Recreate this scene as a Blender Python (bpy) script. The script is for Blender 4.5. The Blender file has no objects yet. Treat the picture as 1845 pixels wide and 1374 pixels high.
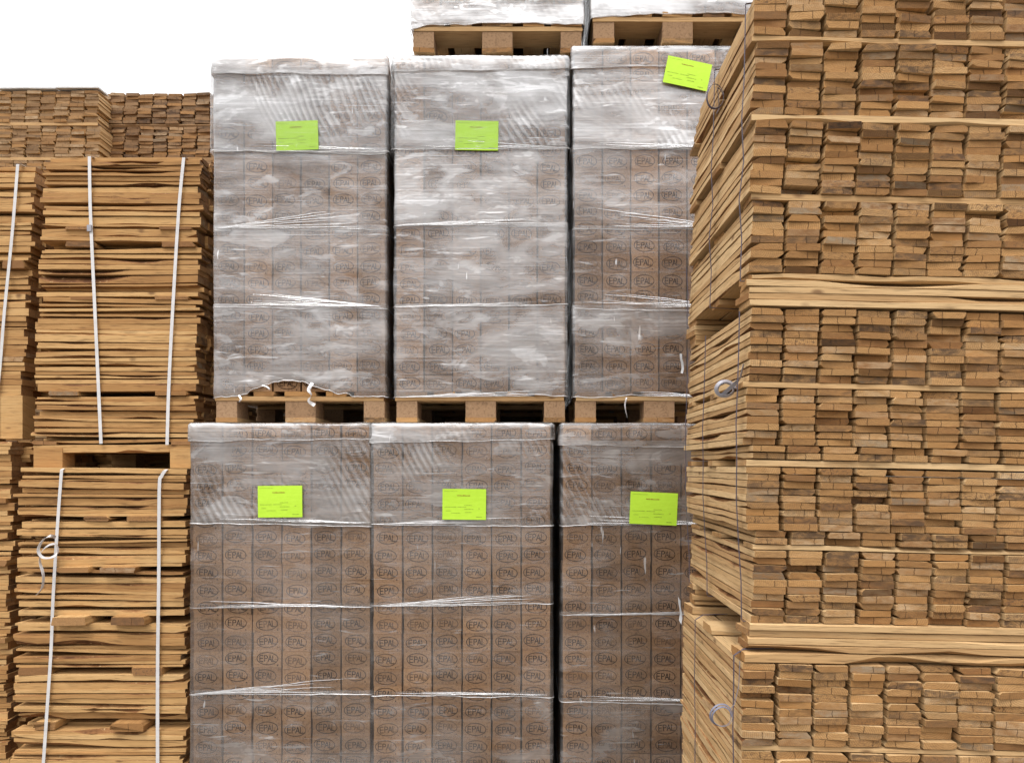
import bpy, math, random
from mathutils import Vector, Matrix, noise

R = math.radians
F = 1330.0            # focal length of the photograph in its own pixels
CX, CY = 950.0, 840.0  # where level lines running away from the lens meet
EYE = 1.53

scene = bpy.context.scene
col = scene.collection
# ------------------------------------------------------------------ camera, sky, sun, exposure
cam_d = bpy.data.cameras.new('camera')
cam = bpy.data.objects.new('camera', cam_d); col.objects.link(cam)
cam_d.sensor_width = 36; cam_d.lens = 36 * F / 1845
cam_d.shift_x = -(CX - 922.5) / 1845
cam_d.shift_y = (CY - 687) / 1845
cam_d.clip_start = 0.05; cam_d.clip_end = 2000
cam.location = (0, 0, EYE); cam.rotation_euler = (R(90), 0, 0)
scene.camera = cam

w = bpy.data.worlds.new('World'); scene.world = w; w.use_nodes = True
wn = w.node_tree; wn.nodes.clear()
sky = wn.nodes.new('ShaderNodeTexSky'); sky.sky_type = 'NISHITA'; sky.sun_disc = False
SUN_EL, SUN_AZ = R(64), R(208)
sky.sun_elevation = SUN_EL; sky.sun_rotation = SUN_AZ; sky.dust_density = 4; sky.air_density = 1
hsv = wn.nodes.new('ShaderNodeHueSaturation'); hsv.inputs['Saturation'].default_value = 0.05
mixc = wn.nodes.new('ShaderNodeMix'); mixc.data_type = 'RGBA'
mixc.inputs['Factor'].default_value = 0.75
mixc.inputs[7].default_value = (11.8, 11.8, 11.95, 1)     # even cloud cover
# overcast sky: brighter towards the zenith
tc = wn.nodes.new('ShaderNodeTexCoord'); sp_ = wn.nodes.new('ShaderNodeSeparateXYZ'); mr = wn.nodes.new('ShaderNodeMapRange')
mr.inputs[1].default_value = 0.0; mr.inputs[2].default_value = 1.0; mr.inputs[3].default_value = 0.56; mr.inputs[4].default_value = 2.3
mul = wn.nodes.new('ShaderNodeVectorMath'); mul.operation = 'SCALE'
wn.links.new(tc.outputs['Generated'], sp_.inputs[0]); wn.links.new(sp_.outputs[2], mr.inputs[0])
wn.links.new(mixc.outputs[2], mul.inputs[0]); wn.links.new(mr.outputs[0], mul.inputs['Scale'])
bg = wn.nodes.new('ShaderNodeBackground'); bg.inputs['Strength'].default_value = 0.15
wo = wn.nodes.new('ShaderNodeOutputWorld')
wn.links.new(sky.outputs[0], hsv.inputs['Color']); wn.links.new(hsv.outputs[0], mixc.inputs[6])
wn.links.new(mul.outputs[0], bg.inputs['Color']); wn.links.new(bg.outputs[0], wo.inputs['Surface'])

sd = bpy.data.lights.new('sun', 'SUN'); sd.energy = 1.5; sd.angle = R(14); sd.color = (1, .97, .92)
sun = bpy.data.objects.new('sun', sd); col.objects.link(sun)
sdir = Vector((math.sin(SUN_AZ) * math.cos(SUN_EL), math.cos(SUN_AZ) * math.cos(SUN_EL), math.sin(SUN_EL)))
sun.rotation_euler = (-sdir).to_track_quat('-Z', 'Y').to_euler()

vs = scene.view_settings
scene.display_settings.display_device = 'sRGB'
vs.view_transform = 'Standard'; vs.look = 'None'; vs.exposure = -0.12; vs.gamma = 1; vs.use_curve_mapping = False
scene.cycles.max_bounces = 10; scene.cycles.transparent_max_bounces = 16
scene.cycles.diffuse_bounces = 2; scene.cycles.glossy_bounces = 3

rnd = random.Random(7)
def U(a, b): return rnd.uniform(a, b)
def P(x, y, Y):       # point at depth Y that the photograph shows at pixel x, y
    return Vector(((x - CX) * Y / F, Y, EYE + (CY - y) * Y / F))
def lerp(a, b, t): return a + (b - a) * t

# ------------------------------------------------------------------ materials
class NT:
    def __init__(s, name):
        s.m = bpy.data.materials.new(name); s.m.use_nodes = True
        s.t = s.m.node_tree; s.t.nodes.clear()
        s.out = s.t.nodes.new('ShaderNodeOutputMaterial')
    def n(s, typ, ins=None, **kw):
        nd = s.t.nodes.new('ShaderNode' + typ)
        for k, v in kw.items(): setattr(nd, k, v)
        for k, v in (ins or {}).items(): s.set(nd, k, v)
        return nd
    def set(s, nd, k, v):
        i = nd.inputs[k]
        if isinstance(v, bpy.types.NodeSocket): s.t.links.new(v, i)
        elif isinstance(v, bpy.types.Node): s.t.links.new(v.outputs[0], i)
        else: i.default_value = v
    def math(s, op, a, b=0.0, c=0.0, clamp=False):
        nd = s.n('Math', operation=op, use_clamp=clamp); s.set(nd, 0, a); s.set(nd, 1, b); s.set(nd, 2, c); return nd.outputs[0]
    def mapr(s, v, a, b, c=0.0, d=1.0, smooth=False):
        nd = s.n('MapRange', {0: v, 1: a, 2: b, 3: c, 4: d}); nd.clamp = True
        if smooth: nd.interpolation_type = 'SMOOTHSTEP'
        return nd.outputs[0]
    def noise(s, vec, scale, detail=3, rough=.55, dist=0.0):
        return s.n('TexNoise', {'Vector': vec, 'Scale': scale, 'Detail': detail, 'Roughness': rough, 'Distortion': dist}).outputs[0]
    def mapping(s, vec, loc=(0, 0, 0), sc=(1, 1, 1), rot=(0, 0, 0)):
        return s.n('Mapping', {'Vector': vec, 'Location': loc, 'Scale': sc, 'Rotation': rot}).outputs[0]
    def mix(s, f, a, b, blend='MIX'):
        nd = s.n('Mix', data_type='RGBA', blend_type=blend); s.set(nd, 0, f); s.set(nd, 6, a); s.set(nd, 7, b); return nd.outputs[2]
    def ramp(s, f, stops):
        nd = s.n('ValToRGB', {0: f}); e = nd.color_ramp.elements
        while len(e) < len(stops): e.new(.5)
        for i, (p, c) in enumerate(stops): e[i].position = p; e[i].color = (*c, 1)
        return nd.outputs[0]
    def rand(s):      # one number per object and per loose piece
        a = s.n('ObjectInfo').outputs['Random']; b = s.n('NewGeometry').outputs['Random Per Island']
        return s.math('FRACT', s.math('ADD', a, b))
    def done(s, sh):
        s.t.links.new(sh if isinstance(sh, bpy.types.NodeSocket) else sh.outputs[0], s.out.inputs[0]); return s.m

def rnd2(t, r, k): return t.math('FRACT', t.math('MULTIPLY', r, k))

def wood_side(name, stops, dark=(.10, .055, .025), weather=.25):
    t = NT(name); uv = t.n('UVMap').outputs[0]; r = t.rand()
    off = t.n('CombineXYZ', {0: t.math('MULTIPLY', r, 37.0), 1: t.math('MULTIPLY', r, 91.0), 2: t.math('MULTIPLY', r, 13.0)}).outputs[0]
    v = t.n('VectorMath', {0: uv, 1: off}, operation='ADD').outputs[0]
    g1 = t.noise(t.mapping(v, sc=(2.5, 90, 1)), 1, 4, .6, .4)
    g2 = t.noise(t.mapping(v, sc=(6, 14, 1)), 1, 3)
    g3 = t.noise(t.mapping(v, sc=(12, 420, 1)), 1, 2)
    f = t.math('ADD', t.math('MULTIPLY', g1, .45), t.math('MULTIPLY', r, .38))
    f = t.math('ADD', f, t.math('MULTIPLY', g2, .25))
    c = t.ramp(f, stops)
    c = t.mix(t.mapr(g3, .54, .70, 0, .5), c, (*dark, 1))
    blot = t.noise(t.mapping(v, sc=(5, 25, 1)), 1, 5, .7)
    c = t.mix(t.mapr(blot, .6, .74, 0, weather), c, (*dark, 1))
    kn = t.n('TexVoronoi', {'Vector': t.mapping(v, sc=(5, 16, 1)), 'Scale': 1.0, 'Randomness': 1.0}).outputs['Distance']
    c = t.mix(t.mapr(kn, .05, .12, .75, 0), c, (.13, .06, .025, 1))
    h = t.math('ADD', t.math('MULTIPLY', g1, .5), t.math('MULTIPLY', g3, .5))
    b = t.n('Bump', {'Strength': .8, 'Distance': .003, 'Height': h})
    return t.done(t.n('BsdfPrincipled', {'Base Color': c, 'Roughness': .8, 'Specular IOR Level': .25, 'Normal': b}))

def wood_end(name, stops, grey=.8):
    t = NT(name); uv = t.n('UVMap').outputs[0]; r = t.rand()
    off = t.n('CombineXYZ', {0: t.math('MULTIPLY', r, 37.0), 1: t.math('MULTIPLY', r, 91.0), 2: t.math('MULTIPLY', r, 13.0)}).outputs[0]
    v = t.n('VectorMath', {0: uv, 1: off}, operation='ADD').outputs[0]
    r2, r3, r4 = rnd2(t, r, 17.3), rnd2(t, r, 53.7), rnd2(t, r, 131.1)
    sx = t.n('SeparateXYZ', {0: uv})
    # growth rings round a pith that lies above or below the board
    dx = t.math('SUBTRACT', sx.outputs[0], t.math('MULTIPLY', t.math('SUBTRACT', r2, .5), .07))
    dy = t.math('ADD', sx.outputs[1], t.math('MULTIPLY_ADD', r3, .09, -.045))
    wob = t.noise(t.mapping(v, sc=(30, 30, 1)), 1, 2)
    d = t.math('SQRT', t.math('ADD', t.math('MULTIPLY', dx, dx), t.math('MULTIPLY', dy, dy)))
    d = t.math('MULTIPLY_ADD', wob, .006, d)
    ring = t.math('MULTIPLY_ADD', t.math('SINE', t.math('MULTIPLY', d, 1050.0)), .5, .5)
    n1 = t.noise(t.mapping(v, sc=(28, 60, 1)), 1, 5, .65)
    n2 = t.noise(t.mapping(v, sc=(210, 330, 1)), 1, 3, .7)
    f = t.math('ADD', t.math('MULTIPLY', r, .62), t.math('MULTIPLY', n1, .4))
    c = t.ramp(f, stops)
    c = t.mix(t.math('MULTIPLY', ring, .48), c, (.20, .10, .042, 1))
    c = t.mix(t.mapr(n2, .45, .62, 0, .38), c, (.16, .09, .045, 1))
    # some ends are weathered grey-brown or spotted with mould
    wf = t.math('MULTIPLY', t.mapr(r4, .66, .90, 0, 1), t.mapr(n1, .40, .58, .25, 1))
    c = t.mix(t.math('MULTIPLY', wf, grey), c, (.055, .036, .026, 1))
    sp = t.noise(t.mapping(v, sc=(95, 150, 1)), 1, 4, .7)
    spm = t.math('MULTIPLY', t.mapr(sp, .50, .64, 0, 1), t.mapr(rnd2(t, r, 211.3), .60, .9, 0, .75))
    c = t.mix(spm, c, (.075, .045, .03, 1))
    pale = t.math('MULTIPLY', t.mapr(rnd2(t, r, 97.9), .72, .92, 0, .42), t.mapr(n1, .4, .62, .2, 1))
    c = t.mix(pale, c, (.56, .43, .28, 1))
    c = t.mix(t.mapr(rnd2(t, r, 43.1), .62, .95, 0, .5), c, (.40, .20, .066, 1))
    c = t.mix(1.0, c, t.n('ObjectInfo').outputs['Color'], 'MULTIPLY')
    # drying crack running through the thickness
    cx = t.math('MULTIPLY', t.math('SUBTRACT', rnd2(t, r, 71.7), .5), .05)
    cw = t.math('MULTIPLY_ADD', t.noise(t.mapping(v, sc=(4, 90, 1)), 1, 2), .012, -.006)
    cd = t.math('ABSOLUTE', t.math('SUBTRACT', t.math('SUBTRACT', sx.outputs[0], cx), cw))
    cm = t.math('MULTIPLY', t.mapr(cd, .0004, .0011, 1, 0), t.mapr(rnd2(t, r, 29.3), .5, .52, 0, .8))
    c = t.mix(cm, c, (.05, .025, .012, 1))
    h = t.math('SUBTRACT', t.math('ADD', t.math('MULTIPLY', n1, .6), t.math('ADD', t.math('MULTIPLY', n2, .3), t.math('MULTIPLY', sp, .3))), cm)
    b = t.n('Bump', {'Strength': .9, 'Distance': .004, 'Height': h})
    return t.done(t.n('BsdfPrincipled', {'Base Color': c, 'Roughness': .88, 'Specular IOR Level': .2, 'Normal': b}))

M = {}
M['side_r'] = wood_side('sawn_pine_side', [(.15, (.30, .16, .065)), (.45, (.46, .28, .125)), (.75, (.60, .41, .21)), (1, (.70, .51, .29))], weather=.16)
M['end_r'] = wood_end('sawn_pine_end', [(.1, (.19, .082, .027)), (.35, (.35, .178, .062)), (.7, (.49, .278, .110)), (1, (.60, .39, .19))])
M['side_l'] = wood_side('amber_pine_side', [(.12, (.16, .07, .024)), (.38, (.36, .187, .066)), (.66, (.52, .308, .124)), (1, (.63, .43, .21))], dark=(.08, .035, .013), weather=.45)
M['end_l'] = wood_end('amber_pine_end', [(.1, (.18, .08, .03)), (.5, (.34, .17, .065)), (1, (.48, .28, .12))])
M['end_far'] = wood_end('dark_pine_end', [(.1, (.11, .062, .032)), (.5, (.24, .142, .072)), (1, (.38, .25, .14))], grey=.8)  # darker ramp for the second far stack
M['end_mid'] = wood_end('dull_pine_end', [(.1, (.17, .095, .045)), (.5, (.30, .185, .09)), (1, (.42, .28, .155))], grey=.6)
M['side_far'] = wood_side('dark_pine_side', [(.1, (.14, .08, .04)), (.5, (.26, .15, .07)), (1, (.38, .24, .12))])

def block_mat(name, a, b):
    t = NT(name); v = t.n('TexCoord').outputs['Object']; r = t.rand()
    off = t.n('CombineXYZ', {0: t.math('MULTIPLY', r, 37.0), 1: t.math('MULTIPLY', r, 91.0), 2: 0.0}).outputs[0]
    v = t.n('VectorMath', {0: v, 1: off}, operation='ADD').outputs[0]
    n = t.noise(v, 95, 5, .75); n2 = t.noise(v, 14, 3)
    c = t.mix(t.math('ADD', t.math('MULTIPLY', r, .6), t.math('MULTIPLY', n2, .4)), (*a, 1), (*b, 1))
    c = t.mix(t.mapr(n, .5, .64, 0, .6), c, (.11, .06, .032, 1))
    c = t.mix(t.mapr(n, .28, .4, .35, 0), c, (.52, .38, .25, 1))
    if 'foot' not in name: c = t.mix(1.0, c, t.n('ObjectInfo').outputs['Color'], 'MULTIPLY')
    bp = t.n('Bump', {'Strength': .6, 'Distance': .003, 'Height': n})
    return t.done(t.n('BsdfPrincipled', {'Base Color': c, 'Roughness': .85, 'Specular IOR Level': .2, 'Normal': bp}))
M['block'] = block_mat('pressed_chip_block', (.33, .18, .086), (.48, .29, .155))
M['pallet_block'] = block_mat('pallet_foot_chipboard', (.25, .15, .08), (.35, .22, .125))

def stamp_mat():
    t = NT('burnt_stamp'); r = t.n('ObjectInfo').outputs['Random']
    v = t.n('TexCoord').outputs['Object']
    off = t.n('CombineXYZ', {0: t.math('MULTIPLY', r, 37.0), 1: 0.0, 2: t.math('MULTIPLY', r, 11.0)}).outputs[0]
    n = t.noise(t.n('VectorMath', {0: v, 1: off}, operation='ADD').outputs[0], 28, 3)
    f = t.math('MULTIPLY', t.mapr(n, .32, .48, .4, 1), t.mapr(rnd2(t, r, 7.7), 0, .4, .55, 1))
    c = t.mix(f, (.30, .185, .11, 1), (.025, .011, .006, 1))
    return t.done(t.n('BsdfPrincipled', {'Base Color': c, 'Roughness': .9, 'Specular IOR Level': .1}))
M['stamp'] = stamp_mat()

def wane_mat():
    t = NT('rough_wane_edge'); uv = t.n('UVMap').outputs[0]; r = t.rand()
    off = t.n('CombineXYZ', {0: t.math('MULTIPLY', r, 37.0), 1: t.math('MULTIPLY', r, 91.0), 2: 0.0}).outputs[0]
    v = t.n('VectorMath', {0: uv, 1: off}, operation='ADD').outputs[0]
    n = t.noise(t.mapping(v, sc=(14, 60, 1)), 1, 4, .65); n2 = t.noise(t.mapping(v, sc=(40, 90, 1)), 1, 3)
    c = t.ramp(t.math('ADD', n, t.math('MULTIPLY_ADD', r, .3, -.15)), [(.3, (.09, .036, .014)), (.5, (.22, .10, .038)), (.72, (.40, .22, .09))])
    c = t.mix(t.mapr(n2, .62, .68, 0, .8), c, (.55, .38, .19, 1))
    b = t.n('Bump', {'Strength': .8, 'Distance': .004, 'Height': n2})
    return t.done(t.n('BsdfPrincipled', {'Base Color': c, 'Roughness': .85, 'Specular IOR Level': .2, 'Normal': b}))
M['wane'] = wane_mat()

def plain(name, c, rough=.6, spec=.4, nscale=0, namt=.2):
    t = NT(name); cc = (*c, 1)
    if nscale:
        n = t.noise(t.n('TexCoord').outputs['Object'], nscale, 4)
        cc = t.mix(t.mapr(n, .4, .7, 0, namt), (*c, 1), tuple(x * .4 for x in c) + (1,))
    return t.done(t.n('BsdfPrincipled', {'Base Color': cc, 'Roughness': rough, 'Specular IOR Level': spec}))
M['strap_white'] = plain('white_plastic_strap', (.56, .54, .53), .4, .5, 25, .25)
M['strap_dark'] = plain('violet_grey_strap', (.085, .07, .095), .45, .5, 40, .3)
M['strap_grey'] = plain('grey_plastic_strap', (.33, .32, .35), .35, .5, 40, .3)
M['strap_slate'] = plain('slate_strap', (.17, .17, .22), .4, .5, 40, .3)
M['tag'] = plain('white_paper_tag', (.62, .62, .62), .6, .3, 60, .3)
M['print'] = plain('faint_print', (.12, .17, .03), .7, .2)
M['print_red'] = plain('dark_red_print', (.25, .06, .02), .7, .2)
def label_mat():
    t = NT('lime_paper'); v = t.n('TexCoord').outputs['Object']
    n = t.noise(t.mapping(v, sc=(1, 1, 3)), 30, 3)
    c = t.mix(n, (.42, .68, .03, 1), (.52, .80, .06, 1))
    b = t.n('Bump', {'Strength': .3, 'Distance': .002, 'Height': n})
    return t.done(t.n('BsdfPrincipled', {'Base Color': c, 'Roughness': .55, 'Specular IOR Level': .3, 'Normal': b}))
M['label'] = label_mat()

def film_mat(name, rope=False):
    t = NT(name)
    oi = t.n('ObjectInfo'); r = oi.outputs['Random']
    dens = t.n('SeparateColor', {0: oi.outputs['Color']}).outputs[0]      # how many turns of film lie here
    v0 = t.n('TexCoord').outputs['Object']
    off = t.n('CombineXYZ', {0: t.math('MULTIPLY', r, 57.0), 1: t.math('MULTIPLY', r, 23.0), 2: t.math('MULTIPLY', r, 91.0)}).outputs[0]
    v = t.n('VectorMath', {0: v0, 1: off}, operation='ADD').outputs[0]
    wam = t.n('SeparateColor', {0: oi.outputs['Color']}).outputs[1]       # how strongly it is puckered
    # broad milky areas, air pockets with sharp borders, horizontal stretch marks, painted-in white highlights
    cloud = t.noise(t.mapping(v, sc=(1.8, 1.8, 5.0)), 1, 5, .62, .5)
    pocket = t.noise(t.mapping(v, sc=(4.5, 4.5, 12)), 1, 4, .6, .5)
    pk = t.mapr(pocket, .56, .62, 0, 1)
    pkrim = t.math('MULTIPLY', t.mapr(pocket, .573, .587, 0, 1), t.mapr(pocket, .592, .606, 1, 0))
    pocket2 = t.noise(t.mapping(v, sc=(5, 5, 42)), 1, 3, .5, .6)
    pk2 = t.mapr(pocket2, .64, .72, 0, 1)  # white wisps, film highlights painted into the milkiness
    drip = t.mapr(t.noise(t.mapping(v, sc=(34, 34, 6)), 1, 2, .5, .3), .74, .77, 0, .5)
    clear_p = t.mapr(t.noise(t.mapping(v, sc=(4, 4, 7), loc=(5, 3, 1)), 1, 3, .5, .4), .54, .66, 0, 1)
    streak = t.noise(t.mapping(v, sc=(1.3, 1.3, 60), rot=(0, R(2.0), 0)), 1, 4, .6, .2)
    st = t.mapr(streak, .54, .74, 0, 1)
    streak2 = t.noise(t.mapping(v, sc=(2.2, 2.2, 190), rot=(0, R(-2.5), 0)), 1, 2, .5, .15)
    st2 = t.mapr(streak2, .66, .74, 0, 1)  # thin scratches that also paint in specular streaks
    wr = t.n('TexWave', {'Vector': t.mapping(v, rot=(0, R(28), 0)), 'Scale': 11.0, 'Distortion': 11.0, 'Detail': 1.5, 'Detail Scale': .22, 'Detail Roughness': .3}).outputs['Fac']
    wm = t.math('MULTIPLY', t.mapr(t.noise(t.mapping(v, sc=(2.4, 2.4, 2.4)), 1, 1), .50, .62, 0, 1), wam)
    f = t.math('MULTIPLY', dens, t.mapr(cloud, .38, .62, .30, 1.6))
    f = t.math('ADD', f, t.math('MULTIPLY', pk, t.math('MULTIPLY', dens, .70)))
    f = t.math('ADD', f, t.math('MULTIPLY', pkrim, t.math('MULTIPLY', dens, .2)))
    f = t.math('ADD', f, t.math('MULTIPLY', pk2, t.math('MULTIPLY_ADD', dens, .9, .20)))
    f = t.math('MULTIPLY', f, t.math('MULTIPLY_ADD', clear_p, -.5, 1.0))
    f = t.math('ADD', f, t.math('MULTIPLY', st, t.math('MULTIPLY_ADD', dens, .30, .015)))
    f = t.math('ADD', f, t.math('MULTIPLY', st2, t.math('MULTIPLY_ADD', dens, .5, .10)))
    f = t.math('ADD', f, t.math('MULTIPLY', t.math('MULTIPLY', wm, t.mapr(wr, .3, .9, -.14, .26)), dens))
    f = t.math('ADD', f, drip)
    if rope: f = t.math('ADD', f, .35)
    f = t.math('MINIMUM', t.math('MAXIMUM', f, .015), .92)
    fine = t.noise(t.mapping(v, sc=(9, 9, 34)), 1, 3, .5, .5)
    h = t.math('ADD', t.math('MULTIPLY', fine, .32), t.math('MULTIPLY', streak, .4))
    h = t.math('ADD', h, t.math('MULTIPLY', streak2, .12))
    h = t.math('ADD', h, t.math('MULTIPLY', t.math('MULTIPLY', wr, wm), .55))
    h = t.math('ADD', h, t.math('MULTIPLY', cloud, 1.2))
    b = t.n('Bump', {'Strength': .55, 'Distance': .007, 'Height': h})
    dif = t.n('BsdfDiffuse', {'Color': (.83, .81, .80, 1), 'Normal': b})
    trl = t.n('BsdfTranslucent', {'Color': (.83, .81, .80, 1), 'Normal': b})
    milk = t.n('MixShader', {0: .38, 1: dif, 2: trl})
    sheen = t.n('BsdfGlossy', {'Color': (.92, .92, .93, 1), 'Roughness': .42, 'Normal': b})
    milk = t.n('MixShader', {0: .5, 1: milk, 2: sheen})
    clear = t.n('BsdfTransparent', {'Color': (.96, .96, .96, 1)})
    body = t.n('MixShader', {0: f, 1: clear, 2: milk})
    gl = t.n('BsdfGlossy', {'Color': (1, 1, 1, 1), 'Roughness': .13, 'Normal': b})
    fr = t.n('Fresnel', {'IOR': 1.5, 'Normal': b})
    fac = t.math('MULTIPLY', fr, t.math('MULTIPLY_ADD', dens, 1.5, .42))
    sh = t.n('MixShader', {0: t.math('MINIMUM', fac, .8), 1: body, 2: gl})
    return t.done(sh)
M['film'] = film_mat('stretch_film'); M['rope'] = film_mat('gathered_stretch_film', True)

# ------------------------------------------------------------------ object helpers
def link(o, parent=None):
    col.objects.link(o)
    if parent: o.parent = parent
    return o
def root(name, loc, label, cat, group=None, rot=(0, 0, 0)):
    o = bpy.data.objects.new(name, None); o.empty_display_size = .1
    o.location = loc; o.rotation_euler = rot
    o['label'] = label; o['category'] = cat
    if group: o['group'] = group
    return link(o)
class MB:
    """collects faces with a uv and a material slot each; builds ONE mesh"""
    def __init__(s): s.v = []; s.f = []; s.uv = []; s.mi = []; s.sm = []
    def face(s, idx, uvs, mi=0, smooth=False): s.f.append(idx); s.uv.extend(uvs); s.mi.append(mi); s.sm.append(smooth)
    def quad(s, pts, mi=0, uvs=None):
        b = len(s.v); s.v.extend(pts); n = len(pts)
        s.face(tuple(range(b, b + n)), uvs or [(p[0], p[2]) for p in pts], mi)
    def box(s, x0, x1, y0, y1, z0, z1, mi=0):
        b = len(s.v)
        s.v += [(x0,y0,z0),(x1,y0,z0),(x1,y1,z0),(x0,y1,z0),(x0,y0,z1),(x1,y0,z1),(x1,y1,z1),(x0,y1,z1)]
        for q in ((0,3,2,1),(4,5,6,7),(0,1,5,4),(1,2,6,5),(2,3,7,6),(3,0,4,7)):
            ps = [s.v[b + i] for i in q]
            s.face(tuple(b + i for i in q), [(p[0] + p[1], p[2] + p[1] * .3) for p in ps], mi)
    def grid(s, rows, mi=0, smooth=True, closed=False):
        b = len(s.v); nr, nc = len(rows), len(rows[0])
        for rw in rows: s.v.extend(rw)
        for i in range(nr - 1):
            for j in range(nc if closed else nc - 1):
                k = (j + 1) % nc
                s.face((b + i*nc + j, b + i*nc + k, b + (i+1)*nc + k, b + (i+1)*nc + j),
                       [(j/nc, i/nr), ((j+1)/nc, i/nr), ((j+1)/nc, (i+1)/nr), (j/nc, (i+1)/nr)], mi, smooth)
    def mesh(s, name, mats):
        me = bpy.data.meshes.new(name); me.from_pydata([tuple(p) for p in s.v], [], s.f)
        for m in mats: me.materials.append(m)
        me.polygons.foreach_set('material_index', s.mi); me.polygons.foreach_set('use_smooth', s.sm)
        ul = me.uv_layers.new(name='UVMap')
        flat = [c for p in s.uv for c in p]; ul.data.foreach_set('uv', flat)
        me.update(); return me
    def build(s, name, mats, parent=None, kind=None, loc=(0, 0, 0)):
        o = bpy.data.objects.new(name, s.mesh(name, mats)); o.location = loc
        if kind: o['kind'] = kind
        return link(o, parent)
def inst(name, me, parent, loc, rot=(0, 0, 0), scale=(1, 1, 1)):
    o = bpy.data.objects.new(name, me); o.location = loc; o.rotation_euler = rot; o.scale = scale
    return link(o, parent)

def add_board(mb, L, W, T, segs=1, wavy=False, seed=0, off=(0, 0, 0), bow=0.0, along='Y', wane_p=.4, ends=1, wane=False):
    """a sawn board: length along Y (from 0 to L), width along X, thickness along Z; waney corners"""
    g = random.Random(seed); b = len(mb.v)
    cor = []           # for each of four corners: (width bite, thickness bite)
    for k in range(4):
        if g.random() < (wane_p if k > 1 else wane_p * .35): cor.append((g.uniform(.003, .015) * g.choice([.6, .8, 1, 1.5]), T * g.uniform(.3, .85)))
        else: cor.append((g.uniform(.0006, .0018), g.uniform(.0006, .0018)))
    flip = g.random() < .5
    if flip: cor = [cor[3], cor[2], cor[1], cor[0]]
    ph = [g.uniform(0, 50) for _ in range(6)]
    wamp = [g.choice([0, 0, .25, .5, .8, 1.1]) for _ in range(4)]
    pull = g.uniform(-.0015, .0015); bw = g.uniform(-bow, bow)
    # corner order: 0 (-x,-z) 1 (+x,-z) 2 (+x,+z) 3 (-x,+z)
    sg = [(-1, -1), (1, -1), (1, 1), (-1, 1)]
    for i in range(segs + 1):
        t = i / segs; y = L * t
        e = noise.noise(Vector((t * 2.2, ph[4], 0))) * .003 * (1 if wavy else .3)
        zz = bw * math.sin(math.pi * t) + noise.noise(Vector((t * 3, ph[5], 3))) * .0016 * (1 if wavy else 0)
        for k in range(4):
            cw, ct = cor[k]
            if wavy and k in (0, 3):
                nn = noise.noise(Vector((t * L * 3.4, ph[k], 1.7))) * 2.4 - .15
                a = max(0, min(1, nn)) * wamp[k]
                cw = max(cw * .3 + .0006, min(.035, a * .035)); ct = max(.0008, min(T * .85, a * T * .9))
            sx, sz = sg[k]
            X0 = sx * W / 2 + (e if sx < 0 else 0); Z0 = sz * T / 2 + zz
            pa = (X0, Z0 - sz * ct); pb = (X0 - sx * cw, Z0)
            if k in (0, 2): order = (pa, pb)
            else: order = (pb, pa)
            for (px, pz) in order: 
                yy = y + (pull * px / W * 8 if i in (0, segs) else 0)
                if along == 'Y': mb.v.append((off[0] + px, off[1] + yy, off[2] + pz))
                else: mb.v.append((off[0] + L/2 - yy, off[1] + px, off[2] + pz))
    u0, v0 = g.uniform(0, 9), g.uniform(0, 9)
    per = [0, .02, W*.9, W*.9+.01, W*.9+.02, W*.9+.03, W*1.8, W*1.8+.01, W*2]
    for i in range(segs):
        for j in range(8):
            k = (j + 1) % 8; a = b + i * 8
            ya, yb = u0 + L * i / segs, u0 + L * (i + 1) / segs
            va, vb = v0 + per[j], v0 + per[j + 1]
            mb.face((a + j, a + k, a + 8 + k, a + 8 + j), [(ya, va), (ya, vb), (yb, vb), (yb, va)], 2 if (wavy and j % 2 == 0 and wamp[j // 2] and wane and j in (0, 6)) else 0)
    def uvend(base):
        out = []
        for j in range(8):
            p = mb.v[base + j]
            out.append((p[0] - off[0] if along == 'Y' else p[1] - off[1], p[2] - off[2]))
        return out
    if ends:
        ue = uvend(b); mb.face(tuple(b + j for j in range(7, -1, -1)), ue[::-1], 1)
        e0 = b + segs * 8; ue = uvend(e0); mb.face(tuple(e0 + j for j in range(8)), ue, 1)
def board_mesh(L, W, T, mats, **k):
    mb = MB(); add_board(mb, L, W, T, **k); return mb.mesh('board', mats)

def ribbon(pts, width, thick=.0012, wdir=None):
    """flat strap through pts; wdir(i) gives the direction of its width"""
    mb = MB(); rows = []; n = len(pts)
    for i, p in enumerate(pts):
        p = Vector(p); d = (Vector(pts[min(i + 1, n - 1)]) - Vector(pts[max(i - 1, 0)])).normalized()
        wd = Vector(wdir(i)) if callable(wdir) else Vector(wdir)
        wd = (wd - d * wd.dot(d)).normalized(); nn = d.cross(wd).normalized()
        a, c = wd * width / 2, nn * thick / 2
        rows.append([tuple(p - a - c), tuple(p + a - c), tuple(p + a + c), tuple(p - a + c)])
    mb.grid(rows, closed=True, smooth=False)
    return mb
def smooth_path(pts, n=8):
    out = []; P_ = [Vector(p) for p in pts]
    for i in range(len(P_) - 1):
        p0, p1, p2, p3 = P_[max(i-1, 0)], P_[i], P_[i+1], P_[min(i+2, len(P_)-1)]
        for k in range(n):
            t = k / n
            out.append(.5 * ((2*p1) + (p2-p0)*t + (2*p0-5*p1+4*p2-p3)*t*t + (3*p1-p0-3*p2+p3)*t**3))
    out.append(P_[-1]); return out

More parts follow.
